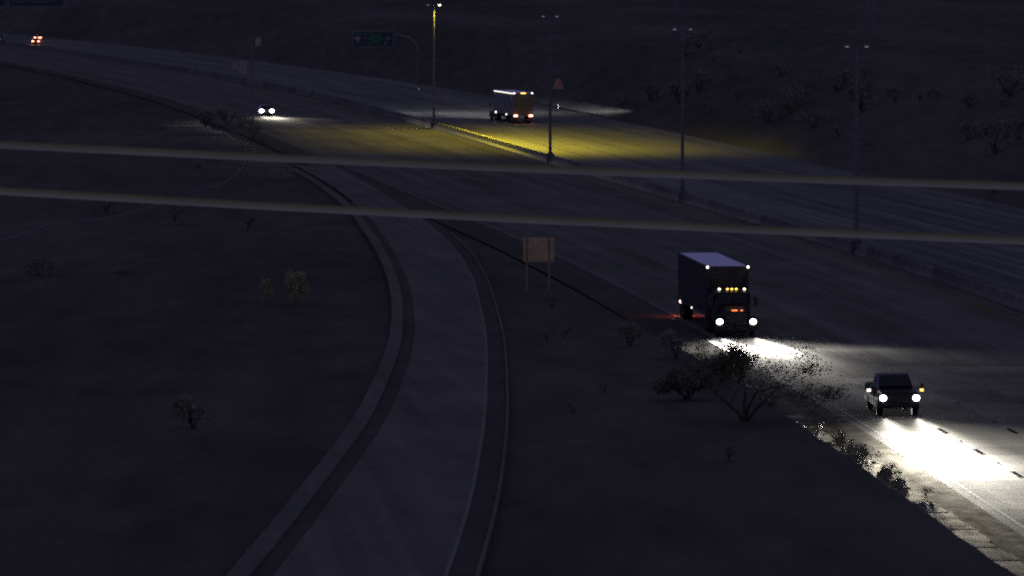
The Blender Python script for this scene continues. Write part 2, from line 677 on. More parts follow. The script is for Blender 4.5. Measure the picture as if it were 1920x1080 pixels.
# edge strip of concrete beside the asphalt shoulder (pale double line in the headlights)
lanes = [-.5, 3.3, 6.8, 10.15, 13.3, 17.2, 21.08]
k = 0
D = SL0
while D < SL1 - .1:
    D2 = D + 4.57
    for j in range(6):
        if D > 300 and j > 4:
            pass
        ribbon('pavement_slab', OFF(lanes[j] + .012), OFF(lanes[j + 1] - .012), D + .02, min(D2, SL1) - .02, 5, 0, M['slab'], near, thick=.02)
    D = D2
# markings
MK = dict(near=[(-.08, .08, 'white', None)], )


def marking(parent, t, col, D0=60, D1=FAR, w=.13, z=.006, name='edge_line'):
    return ribbon(name, OFF(t - w / 2), OFF(t + w / 2), D0, D1, 4, z, M[col], parent)


marking(near, .1, 'white', w=.15)
marking(near, 17.2, 'white', w=.15)
marking(near, 21.35, 'yellow', w=.15)
dashes = 0
for t in (3.42, 6.8, 10.15, 13.3):
    D = 283.0 - 12.19 * 8
    while D < 640:
        if D > 190:
            ribbon('lane_dash', OFF(t - .1), OFF(t + .1), D + 3.1, D + 6.1, 3, .006, M['white' if D < 310 else 'worn'], near)
            if D < 302 and t < 7:
                ribbon('contrast_dash', OFF(t - .11), OFF(t + .11), D, D + 3.05, 3, .006, M['black'], near)
            dashes += 1
        D += 12.19
    D = 283.0 - 12.19 * 8 + 7.6
    mb = None
    while D < 400:
        if D > 200:
            x = edge(D) + t
            mb = MB().box(x - .06, x + .06, D - .06, D + .06, 0, .03, taper=(.6, .6))
            mb.build('road_stud', M['black'], near)
        D += 12.19

# far carriageway (traffic going away)
farc = ribbon('far_carriageway', OFF(25.6), OFF(52.0), 60, FAR, 6, 0, M['road2'], cols=2)
tag(farc, kind='structure', label='streaked concrete carriageway beyond the median carrying traffic away')
ribbon('inner_shoulder', OFF(23.85), OFF(25.58), 60, FAR, 6, -.004, M['road'], farc)
marking(farc, 26.0, 'yellow', w=.15)
marking(farc, 29.9, 'white', w=.15)
marking(farc, 48.2, 'white', w=.15)
for t in (33.6, 37.2, 40.9, 44.5):
    D = 440.0
    while D < 900:
        ribbon('lane_dash', OFF(t - .08), OFF(t + .08), D, D + 3.0, 3, .006, M['worn'], farc)
        D += 12.19

# exit ramp
ramp = ribbon('exit_ramp', lambda D: ramp_l(D) + 1.25, lambda D: ramp_r(D) - .45, 60, 655, 5, lambda D: ramp_z(D) + (.0 if D < 560 else .004), M['ramp'], cols=1)
tag(ramp, kind='structure', label='curved concrete exit ramp climbing toward the bottom of the view')
ribbon('dark_shoulder', lambda D: ramp_l(D) + .62, lambda D: ramp_l(D) + 1.23, 60, 560, 5, lambda D: ramp_z(D) - .004, M['asphalt2'], ramp)
ribbon('dark_shoulder', lambda D: ramp_r(D) - .43, lambda D: ramp_r(D) + .35, 60, 520, 5, lambda D: ramp_z(D) - .004, M['asphalt2'], ramp)
ribbon('curb', lambda D: ramp_l(D) - .12, lambda D: ramp_l(D) + .6, 60, 640, 5, lambda D: ramp_z(D) + .1, M['ramp'], ramp, thick=.2)
ribbon('curb', lambda D: ramp_r(D) + .37, lambda D: ramp_r(D) + .50, 60, 500, 5, lambda D: ramp_z(D) + .1, M['ramp'], ramp, thick=.2)
ribbon('edge_line', lambda D: ramp_r(D) - .62, lambda D: ramp_r(D) - .50, 60, 640, 5, lambda D: ramp_z(D) + .008, M['white'], ramp)

# gutter panels at the foot of the near embankment
gut = empty('concrete_gutter', (edge(250) - 3.4, 250, 0), kind='structure', label='pale concrete gutter panels between the shoulder and the dark embankment')
D = 205.0
while D < 330:
    L_ = 2.3 + R.random() * .25
    wl_ = 1.15 + (.2 * R.random() if D < 262 else -.35 * R.random())
    if not (D > 276 and R.random() < .5):
        hz = .06 + R.random() * .012
        ob = ribbon('concrete_panel', OFF(-3.35 - .05), OFF(-3.4 + wl_), D + .05, D + L_ - .05, 3, hz, M['gutter'], None, thick=.12)
        ob.parent = gut
        ob.matrix_parent_inverse = Matrix.Translation(-Vector(gut.location))
    D += L_

# ------------------------------------------------------------ median barrier
prof = [(-.32, 0), (-.32, .08), (-.17, .34), (-.09, .86), (.09, .86), (.17, .34), (.32, .08), (.32, 0)]
vs, fs = [], []
LEN = 6.0
for yy in (0.03, LEN - .03):
    vs += [(x, yy, z) for x, z in prof]
n = len(prof)
fs += [(i, i + 1, n + i + 1, n + i) for i in range(n - 1)] + [tuple(range(n))[::-1], tuple(range(n, 2 * n))]
bme = bpy.data.meshes.new('barrier_segment')
bme.from_pydata(vs, [], fs)
bme.materials.append(M['barrier'])
_, Nn, Ln, Pn = (None, M['barrier'].node_tree.nodes, M['barrier'].node_tree.links, M['barrier'].node_tree.nodes['Principled BSDF'])
oi = Nn.new('ShaderNodeObjectInfo')
hv = Nn.new('ShaderNodeHueSaturation')
mr = Nn.new('ShaderNodeMapRange')
mr.inputs['To Min'].default_value = .55
mr.inputs['To Max'].default_value = 1.35
Ln.new(oi.outputs['Random'], mr.inputs['Value'])
Ln.new(mr.outputs[0], hv.inputs['Value'])
src = Pn.inputs['Base Color'].links[0].from_socket
Ln.new(src, hv.inputs['Color'])
Ln.new(hv.outputs[0], Pn.inputs['Base Color'])
bar = empty('median_barrier', (0, 0, 0), label='long concrete median barrier between the two carriageways', cat='barrier')
D = 132.0
cnt = 0
while D < 1150:
    a = Vector((edge(D) + 23.5, D, 0))
    D2 = D + LEN * math.cos(math.atan(slope(D)))
    bvec = Vector((edge(D2) + 23.5, D2, 0))
    o = link_mesh('barrier_segment', bme, bar)
    o.location = a
    o.rotation_euler = (0, 0, -math.atan2(bvec.x - a.x, bvec.y - a.y))
    D = D2
    cnt += 1
far_b = MB()
ring = []
for D in list(np.arange(1150, 2600, 25)):
    x = edge(D) + 23.5
    ring.append([(x + p[0] * 1.3, D, p[1]) for p in prof])
far_b.loft(ring)
o = far_b.build('barrier_far_run', M['barrier'], bar)
o['kind'] = 'stuff'


# ------------------------------------------------------------ overhead cables
def cable(zc, sl, curv, lab):
    pts = []
    for i in range(-30, 31):
        x = i * .9
        pts.append((x, 22.0 + x * .02, zc + sl * x + curv * x * x))
    o = MB().tube(pts, .0145, 10).build('power_cable', M['cable'], smooth=True)
    tag(o, lab, 'cable', 'overhead cables crossing the view')


cable(22.990, -.0415, .0028, 'upper of two thick overhead cables crossing the whole view')
cable(22.807, -.0495, .0030, 'lower of two thick overhead cables, crossing just above the tan sign')


# ------------------------------------------------------------ street lights on the median
def light_pole(x, D, lab, lit=False):
    a = -math.atan(slope(D))
    r = empty('street_light', (x, D, 0), a, label=lab, cat='street light', group='tall street lights along the median barrier')
    MB().box(-.48, .48, -.7, .7, 0, 1.02, .06, taper=(.8, .85)).build('pedestal', M['barrier'], r)
    MB().tube([(0, 0, 1.0), (0, 0, 1.12)], [.28, .26], 12).build('base_flange', M['steel'], r)
    MB().tube([(0, 0, 1.1), (0, 0, 6), (0, 0, 11), (0, 0, 16.05)], [.175, .155, .125, .09], 12).build('pole', M['steel'], r, smooth=True)
    for s in (-1, 1):
        MB().tube([(s * .05, 0, 15.85), (s * .3, 0, 16.0), (s * .5, 0, 16.02)], .035, 8).build('bracket_arm', M['steel'], r)
        h = MB().box(s * .5 - (.0 if s > 0 else .5), s * .5 + (.5 if s > 0 else 0), -.22, .22, 15.95, 16.12, .04, taper=(.85, .8)).build('luminaire', M['steel'], r)
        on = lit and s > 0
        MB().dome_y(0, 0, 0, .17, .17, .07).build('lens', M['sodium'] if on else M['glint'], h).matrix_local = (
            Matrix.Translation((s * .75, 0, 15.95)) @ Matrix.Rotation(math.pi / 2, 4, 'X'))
    return r


P1 = light_pole(edge(786) + 23.5, 786, 'farthest tall street light, lit, shining yellow on the road', True)
light_pole(edge(662.5) + 23.5, 662.5, 'unlit street light beside the far salmon coloured sign')
light_pole(edge(562.2) + 23.5, 562.2, 'unlit street light between the salmon sign and the nearest street light')
light_pole(edge(467.1) + 23.5, 467.1, 'nearest and rightmost tall unlit street light on the median')


def street_lamp_light():
    """long asymmetric throw along the road: even light inside an oval on the ground"""
    H = 15.7
    ld = bpy.data.lights.new('street_lamp_light', 'POINT')
    ld.shadow_soft_size = .15
    ld.color = (1.0, .79, .05)
    K = STREET_E * H * H * 25
    ld.energy = 4 * math.pi * K
    ld.use_nodes = True
    N, L = ld.node_tree.nodes, ld.node_tree.links
    em = N['Emission']
    g = N.new('ShaderNodeNewGeometry')
    sp = N.new('ShaderNodeSeparateXYZ')
    L.new(g.outputs['Incoming'], sp.inputs[0])

    def mth(op, a, b=None):
        n = N.new('ShaderNodeMath')
        n.operation = op
        for i, q in enumerate((a, b)):
            if q is None:
                continue
            if isinstance(q, (int, float)):
                n.inputs[i].default_value = q
            else:
                L.new(q, n.inputs[i])
        return n.outputs[0]
    cz = mth('MAXIMUM', mth('MULTIPLY', sp.outputs[2], -1.0), .06)
    gx = mth('MULTIPLY', mth('DIVIDE', sp.outputs[0], cz), H)
    gy = mth('MULTIPLY', mth('DIVIDE', sp.outputs[1], cz), H)
    # along / across the road
    s = .125
    cl = mth('SUBTRACT', gx, mth('MULTIPLY', gy, -s))
    al = mth('ADD', gy, 44.0)
    q = mth('ADD', mth('POWER', mth('ABSOLUTE', mth('DIVIDE', mth('SUBTRACT', cl, 2.5), 18.5)), 2.6),
            mth('POWER', mth('ABSOLUTE', mth('DIVIDE', al, 51.0)), 4.0))
    mask = mth('EXPONENT', mth('MULTIPLY', q, -1.0))
    r2 = mth('ADD', mth('MULTIPLY', gx, gx), mth('MULTIPLY', gy, gy))
    mask = mth('MULTIPLY', mask, mth('MINIMUM', mth('DIVIDE', r2, 30.0), 1.0))
    inv = mth('POWER', cz, -3.0)
    I = mth('MULTIPLY', mth('MULTIPLY', mask, inv), STREET_E * H * H / K)
    I = mth('MULTIPLY', I, mth('GREATER_THAN', mth('MULTIPLY', sp.outputs[2], -1.0), .08))
    L.new(I, em.inputs['Strength'])
    o = bpy.data.objects.new('street_lamp_light', ld)
    COL.objects.link(o)
    o.location = (edge(786) + 23.5 + 1.05, 785.9, H)


STREET_E = 1.45
street_lamp_light()
sl = small_light('street_lamp_spill', (edge(786) + 23.5 + .75, 785.7, 15.84), (1.0, .86, .5), 420, .08, spot=((-.16, .01, -1), math.radians(34)))


# ------------------------------------------------------------ signs
# back of the gore sign
r = empty('road_sign', (1.79, 407, ramp_z(407) - .1), math.radians(1.5), label='tan back of a square sign on two posts between ramp and freeway', cat='sign')
zb = 2.55 - ramp_z(407) + .1
MB().box(-1.04, 1.04, 0, .035, zb, zb + 1.62, .01).build('panel', M['tan'], r)
for sx in (-.78, .70):
    MB().box(sx - .03, sx + .03, -.05, -.002, zb + .04, zb + 1.6).build('stringer', M['rust'], r)
    MB().box(sx - .045, sx + .045, .037, .15, 0, zb + 1.5).build('post', M['greybox'], r)
for zz in (.22, .81, 1.4):
    MB().box(-1.0, 1.0, -.03, -.001, zb + zz - .012, zb + zz + .012).build('seam_strip', M['tan'], r)

# green overhead guide sign on a curved cantilever
r = empty('guide_sign', (-15.17, 988.4, 0), label='green overhead guide sign hung on a curved tubular cantilever right of the road', cat='sign')
pts = [(0, 0, 0), (0, 0, 4), (-.1, 0, 6.2), (-.6, 0, 7.7), (-1.7, 0, 8.6), (-3.2, 0, 9.0), (-7, 0, 9.15), (-11, 0, 9.2)]
MB().tube(pts, [.32, .3, .28, .26, .24, .22, .2, .16], 12).build('cantilever_tube', M['steel'], r, smooth=True)
MB().box(-10.75, -4.0, -.45, -.38, 7.1, 9.75, .02).build('border_panel', M['signwhite'], r)
MB().box(-10.6, -4.15, -.475, -.452, 7.25, 9.6, .02).build('green_panel', M['green'], r)
for px in (-9.6, -7.4, -5.2):
    MB().box(px - .06, px + .06, -.378, -.2, 7.2, 9.7).build('hanger', M['steel'], r)


def glyphs(mb, x0, x1, z, h, rnd, y=-.482):
    x = x0
    while x < x1:
        w = h * rnd.uniform(.45, .8)
        if rnd.random() > .12:
            mb.box(x, x + h * .16, y - .008, y, z, z + h)
            if rnd.random() > .3:
                mb.box(x, x + w * .8, y - .008, y, z + h * rnd.choice((0, .42, .84)), z + h * rnd.choice((.16, .58, 1.0)) if False else z + h * .16)
            mb.box(x + w * .62, x + w * .8, y - .008, y, z, z + h * rnd.choice((.55, 1)))
        x += w


rr = random.Random(4)
mb = MB()
glyphs(mb, -10.3, -6.9, 9.0, .36, rr)
glyphs(mb, -6.6, -6.0, 9.0, .36, rr)
mb.build('legend', M['signwhite'], r)
mb = MB()
glyphs(mb, -9.1, -7.3, 8.3, .4, rr)
mb.build('legend', M['signwhite'], r)
mb = MB()
glyphs(mb, -10.3, -8.0, 7.5, .34, rr)
mb.build('legend', M['signwhite'], r)
o = MB().dome_y(-9.9, -.478, 8.42, .42, .42, .02).build('route_shield', M['salmon'], r)
MB().dome_y(-4.95, -.478, 8.45, .5, .22, .02).build('lane_plaque', M['signwhite'], r)
MB().dome_y(-5.4, -.478, 7.7, .22, .26, .02).build('arrow_head', M['signwhite'], r)
MB().dome_y(-6.9, -.478, 8.35, 1.0, .75, .01).build('bright_green_patch', plain('fresh green sheeting', (.02, .30, .14), .35), r)

# far sign bridge in the top left corner
r = empty('sign_bridge', (-134, 1600, 0), label='far sign bridge with green panels at the top left corner', cat='sign')
for px in (-26, 19.5):
    MB().tube([(px, 0, 0), (px, 0, 12)], .4, 10).build('upright', M['steel'], r)
for zz in (8.2, 10.4):
    MB().box(-26, 19.5, -.15, .15, zz, zz + .3).build('truss_chord', M['steel'], r)
for k in range(18):
    x0 = -25.5 + k * 2.5
    MB().tube([(x0, -.0, 8.5), (x0 + 2.5, -.0, 10.4) if k % 2 else (x0, 0, 10.4)], .07, 6).build('truss_brace', M['steel'], r)
for x0, x1 in ((-21, -11), (-9.5, 1.0), (1.6, 16.5)):
    MB().box(x0, x1, -.5, -.4, 7.3, 11.6).build('border_panel', M['signwhite'], r)
    p = MB().box(x0 + .25, x1 - .25, -.53, -.502, 7.55, 11.35).build('green_panel', M['green'], r)
    mb = MB()
    glyphs(mb, x0 + .8, x1 - 1.2, 9.9, .8, rr, -.54)
    glyphs(mb, x0 + .8, x1 - 3, 8.3, .8, rr, -.54)
    mb.build('legend', M['signwhite'], p)

# salmon coloured route marker
r = empty('route_sign', (6.6, 871, .3), label='small salmon coloured bell-shaped sign standing right of the far truck', cat='sign')
out = [(-.72, 0), (.72, 0), (.68, .45), (.62, .85), (.38, 1.05), (.36, 1.35), (.12, 1.52), (-.12, 1.52), (-.36, 1.35), (-.38, 1.0), (-.62, .82), (-.68, .4)]
bm = bmesh.new()
fv = [bm.verts.new((x, 0, 2.75 + z)) for x, z in out]
bv = [bm.verts.new((x, .03, 2.75 + z)) for x, z in out]
bm.faces.new(fv)
bm.faces.new(bv[::-1])
for i in range(len(out)):
    bm.faces.new((fv[i], fv[(i + 1) % len(out)], bv[(i + 1) % len(out)], bv[i]))
mb = MB()
mb.bm.free()
mb.bm = bm
mb.build('panel', M['salmon'], r)
MB().box(-.05, .05, .032, .13, 0, 4.1).build('post', M['steel'], r)

# equipment pole at the left, beside the far oncoming car
r = empty('equipment_pole', (-33.4, 783, 0), label='thin grey pole carrying two pale boxes above the far oncoming car', cat='pole')
MB().tube([(0, 0, 0), (0, 0, 12)], [.14, .09], 10).build('pole', M['steel'], r)
MB().box(-1.85, -.7, -.2, .25, 7.2, 8.8, .03).build('cabinet', M['greybox'], r)
MB().box(-2.6, -1.9, -.15, .2, 7.7, 8.5, .03).build('cabinet', M['greybox'], r)
MB().box(.35, 1.1, -.2, .2, 10.7, 11.8, .03).build('cabinet', M['greybox'], r)
MB().box(-1.9, 1.0, -.03, .03, 7.5, 7.56).build('cross_bar', M['steel'], r)
MB().box(-.05, .5, -.03, .03, 11.2, 11.26).build('cross_bar', M['steel'], r)

# tall wire fence on the left
r = empty('wire_fence', (-21.7, 422, 0), label='tall slender posts joined by a thin top wire, left of the ramp', cat='fence')
tops = []
for (x, D, h) in ((-27.2, 268, 7.2), (-25.0, 326, 6.6), (-21.7, 422, 6.4), (-18.6 - 2.6, 480, 6.2), (-24.5, 560, 6.0), (-31, 640, 6.0)):
    zb = ramp_z(D)
    o = MB().tube([(x + 21.7, D - 422, zb - .5), (x + 21.7, D - 422, zb + h)], [.055, .045], 8).build('post', M['steel'], r)
    tops.append((x + 21.7, D - 422, zb + h - .05))
for i in range(len(tops) - 1):
    a, bb = Vector(tops[i]), Vector(tops[i + 1])
    pts = [a.lerp(bb, t) - Vector((0, 0, .5 * 4 * t * (1 - t))) for t in np.linspace(0, 1, 9)]
    MB().tube(pts, .022, 6).build('wire', M['steel'], r)

# steel transmission poles far off
for (x, D, lab) in ((-5.6, 1810, 'leftmost far steel transmission pole at the top edge, right of the lit street light'),
                    (36.7, 1360, 'middle far steel transmission pole, above the second street light from the right'),
                    (62.8, 1066, 'rightmost far steel transmission pole behind the nearest street light')):
    r = empty('transmission_pole', (x, D, 0), label=lab, cat='pole', group='far transmission poles')
    MB().tube([(0, 0, 0), (0, 0, 18), (0, 0, 36)], [.62, .48, .3], 12).build('pole', M['steel'], r, smooth=True)
    for zz in (27, 30.5, 34):
        MB().tube([(-3.2, 0, zz + .4), (0, 0, zz), (3.2, 0, zz + .4)], [.08, .16, .08], 8).build('crossarm', M['steel'], r)


# ------------------------------------------------------------ vehicles (front faces -Y, x across, origin on the road under the nose)
def wheel(parent, x, y, r, w, dual=False):
    o = MB().disc_x(x - w / 2, x + w / 2, y, r, r, 22, .04).build('wheel', M['rubber'], parent, smooth=True)
    s = 1 if x > 0 else -1
    MB().disc_x(x + s * (w / 2 - .01), x + s * (w / 2 + .012), y, r, r * .55, 16).build('rim', M['chrome'], o)
    return o


def semi_truck(name, loc, rz, lab, paint, box='trailer', trim='trimdark', lights='front', day_cab=True, group='semi trucks on the freeway'):
    r = empty(name, loc, rz, label=lab, cat='truck', group=group)
    front = lights == 'front'
    # chassis
    c = MB()
    c.box(-.45, -.33, .9, 6.4, .75, 1.02).box(.33, .45, .9, 6.4, .75, 1.02)
    c.build('chassis', M['darksteel'], r)
    # hood
    hood = MB().loft([[(-.62, .25, .75), (.62, .25, .75), (.60, .25, 1.45), (.42, .27, 1.62), (-.42, .27, 1.62), (-.60, .25, 1.45)],
                      [(-.80, 1.0, .75), (.80, 1.0, .75), (.72, 1.0, 1.58), (.5, 1.0, 1.76), (-.5, 1.0, 1.76), (-.72, 1.0, 1.58)],
                      [(-.92, 2.05, .75), (.92, 2.05, .75), (.84, 2.05, 1.68), (.6, 2.05, 1.88), (-.6, 2.05, 1.88), (-.84, 2.05, 1.68)]])
    hood.build('hood', paint, r)
    for s in (-1, 1):
        MB().prism_x([(.28, .55), (.30, 1.02), (.6, 1.22), (1.2, 1.26), (1.75, 1.1), (2.0, .7), (1.85, .62), (1.6, 1.0), (1.1, 1.12), (.6, .98), (.5, .55)],
                     s * .72 if s > 0 else -1.22, 1.22 if s > 0 else -.72, .02).build('fender', paint, r)
    g = MB().box(-.44, .44, .18, .26, .78, 1.5, .03).build('grille', M[trim], r)
    for k in range(7):
        MB().box(-.40, .40, .155, .178, .84 + k * .09, .87 + k * .09).build('grille_bar', M['darksteel'], g)
    MB().prism_x([(0, .38), (-.02, .5), (0, .72), (.22, .74), (.26, .4)], -1.24, 1.24, .03).build('bumper', M[trim], r)
    # cab
    cab = MB().loft([[(-1.05, 2.05, .8), (1.05, 2.05, .8), (1.05, 2.05, 1.75), (.95, 2.05, 1.9), (-.95, 2.05, 1.9), (-1.05, 2.05, 1.75)],
                     [(-1.10, 2.35, .8), (1.10, 2.35, .8), (1.08, 2.35, 1.8), (.93, 2.42, 2.62), (-.93, 2.42, 2.62), (-1.08, 2.35, 1.8)],
                     [(-1.12, 2.9, .8), (1.12, 2.9, .8), (1.10, 2.9, 1.8), (.96, 2.85, 2.78), (-.96, 2.85, 2.78), (-1.10, 2.9, 1.8)],
                     [(-1.12, 4.15, .8), (1.12, 4.15, .8), (1.10, 4.15, 1.8), (.98, 4.15, 2.80), (-.98, 4.15, 2.80), (-1.10, 4.15, 1.8)]])
    cab.build('cab', paint, r)
    ws = MB()
    for s in (-1, 1):
        a = [(s * .03, 2.045, 1.93), (s * .90, 2.09, 1.93), (s * .82, 2.35, 2.52), (s * .03, 2.33, 2.55)]
        f = [Vector(p) + Vector((0, -.025, .012)) for p in a]
        vsx = [ws.bm.verts.new(p) for p in f]
        vsy = [ws.bm.verts.new(Vector(p) + Vector((0, .03, -.0))) for p in f]
        ws.bm.faces.new(vsx)
        ws.bm.faces.new(vsy[::-1])
        for i in range(4):
            ws.bm.faces.new((vsx[i], vsx[(i + 1) % 4], vsy[(i + 1) % 4], vsy[i]))
    ws.build('windshield', M['glass'], r)
    for s in (-1, 1):
        d = MB().box(s * 1.115 - .01, s * 1.115 + .015, 2.6, 3.7, .95, 2.5).build('door', paint, r)
        MB().box(s * 1.13 - .01, s * 1.13 + .012, 2.72, 3.55, 1.85, 2.42).build('side_window', M['glass'], d)
        mr_ = MB().box(s * 1.42 - .1, s * 1.42 + .1, 2.2, 2.3, 1.75, 2.35, .02).build('mirror', M[trim], r)
        MB().tube([(s * 1.1, 2.45, 2.4), (s * 1.42, 2.27, 2.4)], .018, 6).tube([(s * 1.1, 2.45, 1.7), (s * 1.42, 2.27, 1.7)], .018, 6).build('mirror_arm', M['chrome'], r)
        MB().tube([(s * 1.0, 4.3, .9), (s * 1.0, 4.3, 3.3)], .075, 12).build('exhaust_stack', M[trim], r)
        MB().disc_x(s * .9 - .3, s * .9 + .3, 3.3, .62, .31, 18).build('fuel_tank', M[trim], r)
        wheel(r, s * 1.03, 1.15, .52, .28)
        for yy in (4.9, 6.2):
            wheel(r, s * .93, yy, .52, .56)
    # headlights
    hm = M['head'] if front else M['glass']
    for s in (-1, 1):
        h = MB().box(s * 1.02 - .19, s * 1.02 + .19, .16, .30, .80, 1.10, .05).build('headlight_housing', M[trim], r)
        MB().dome_y(s * 1.02, .155, .95, .19, .16, .06).build('headlight', hm, r)
    if front:
        for xx in (-.77, -.27, 0, .27, .77):
            MB().dome_y(xx, 2.62 + .0, 2.79, .075, .055, .08).build('marker_light', M['amberwhite'] if abs(xx) > .5 else M['amber'], r)
        for xx, wd in ((-.12, .17), (.32, .07), (-.02, .08)):
            MB().box(xx - wd, xx + wd, .20, .245, 1.60, 1.655).build('grille_lamp', M['orange'], r)
    # trailer
    y0, y1 = 4.75, 20.9
    t = MB().box(-1.3, 1.3, y0, y1, 1.12, 4.06, .015).build('trailer_body', M[box], r)
    MB().box(-1.27, 1.27, y0 + .03, y1 - .03, 4.062, 4.085).build('trailer_roof', M['roofm'], t)
    for s in (-1, 1):
        MB().tube([(s * 1.27, y0 - .01, 4.02), (s * 1.27, y1 + .01, 4.02)], .085, 14).build('top_rail', M['railm'] if not front else M[box], t, smooth=True)
    for k in range(26):
        yy = y0 + .4 + k * .61
        for s in (-1, 1):
            MB().box(s * 1.3 - (.0 if s > 0 else .014), s * 1.3 + (.014 if s > 0 else 0), yy, yy + .05, 1.2, 3.95).build('side_rib', M[box], t)
    MB().box(-1.31, 1.31, y0, y1, 1.02, 1.118).build('side_rail', M['darksteel'], r)
    for s in (-1, 1):
        MB().box(s * .9 - .05, s * .9 + .05, y0 + 1.8 + 1.5, y0 + 3.4, .2, 1.02).build('landing_leg', M['darksteel'], r)
        for yy in (18.2, 19.5):
            wheel(r, s * .96, yy, .51, .56)
        d = MB().box(s * .02 if s > 0 else -1.2, 1.2 if s > 0 else -.02, y1 + .004, y1 + .045, 1.22, 3.9, .01).build('rear_door', M['door'], t)
        for q in (.35, .8):
            MB().box(s * q - .02, s * q + .02, y1 + .046, y1 + .08, 1.25, 3.88).build('lock_rod', M['chrome'], t)
        MB().box(s * .85 - .06, s * .85 + .06, y1 - .1, y1 + .02, .5, 1.02).build('guard_post', M['darksteel'], r)
        MB().box(s * .95 - .33, s * .95 + .33, y1 - .9, y1 - .86, .18, .85).build('mud_flap', M['rubber'], r)
    MB().box(-1.2, 1.2, y1 - .08, y1 + .03, .45, .56).build('rear_guard', M['darksteel'], r)
    lm = M['whiteglow']
    if front:
        for s in (-1, 1):
            MB().dome_y(s * 1.25, y0 - .012, 4.02, .07, .07, .05).build('corner_light', lm, t)
        MB().box(-1.345, -1.312, 12.7, 12.85, 1.02, 1.10).build('side_marker', M['whiteglow'], r)
        MB().box(-1.345, -1.312, 19.4, 19.6, 1.0, 1.13).build('side_marker', M['whiteglow'], r)
        for s in (-1, 1):
            MB().box(s * .95 - .2, s * .95 + .2, y1 + .03, y1 + .06, .86, 1.0).build('tail_light', M['red'], r)
    else:
        for s in (-1, 1):
            MB().box(s * 1.02 - .24, s * 1.02 + .24, y1 + .03, y1 + .09, .92, 1.16, .02).build('tail_light', M['red'], r)
            MB().box(s * 1.2 - .1, s * 1.2 + .1, y1 + .012, y1 + .05, 3.98, 4.08).build('corner_light', lm, t)
        MB().box(-.33, .33, y1 + .012, y1 + .05, 3.97, 4.08).build('marker_bar', M['amber'], t)
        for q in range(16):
            MB().box(1.315, 1.40, y0 + .5 + q * 1.0, y0 + .95 + q * 1.0, 3.93, 4.03).build('added_edge_lamp', M['edgeglow'], t)  # added lamp row, stands in for the bright strip along the roof edge
        # lamps along the left side (rear view: +x is the left side)
        MB().box(1.315, 1.36, 15.0, 15.3, 1.0, 1.16).build('side_marker', M['whiteglow'], r)
        MB().box(1.315, 1.36, 6.2, 6.6, 1.05, 1.25).build('side_marker', M['whiteglow'], r)
    return r


def local_to_world(loc, rz, p):
    return Matrix.Translation(Vector(loc)) @ Matrix.Rotation(rz, 4, 'Z') @ Vector(p)


# oncoming truck
T1 = (13.62, 367.6, 0)
a1 = math.atan(.082)
semi_truck('semi_truck', T1, a1, 'oncoming semi truck with blazing headlights and a pale blue lit trailer roof', M['cabred'], box='trailerdark')
for s in (-1, 1):
    p = local_to_world(T1, a1, (s * 1.02, .0, .95))
    f = Matrix.Rotation(a1 + math.radians(1.0), 3, 'Z') @ Vector((0, -1, 0))
    beam_light('headlight_beam', p, f, None, 60, .95, (1.0, .96, .93), u_peak=.08, sig=.075, wide=.07)
small_light('tail_light_glow', local_to_world(T1, a1, (-.9, 21.3, .8)), (1.0, .12, .05), 50, .1)
small_light('tail_light_glow', local_to_world(T1, a1, (.9, 21.3, .8)), (1.0, .12, .05), 14, .1)

# truck going away
a2 = math.pi + math.atan(.165)
T2 = (1.49 - 20.9 * .163, 807 + 20.9 * .987, 0)
semi_truck('semi_truck', T2, a2, 'semi truck driving away with red tail lights and amber roof lights', M['cabblue'], lights='rear')
for s in (-1, 1):
    p = local_to_world(T2, a2, (s * 1.02, .0, .95))
    f = Matrix.Rotation(a2, 3, 'Z') @ Vector((0, -1, 0))
    beam_light('headlight_beam', p, f, None, .55, .95, (.95, .97, 1.0), u_peak=.03, sig=.5, wide=.3, sigw=1.6)
    small_light('tail_light_glow', local_to_world(T2, a2, (s * 1.02, 21.5, .95)), (1.0, .16, .1), 6, .12)
small_light('roof_light_glow', local_to_world(T2, a2, (0, 21.6, 4.2)), (1.0, .7, .3), 2, .1)


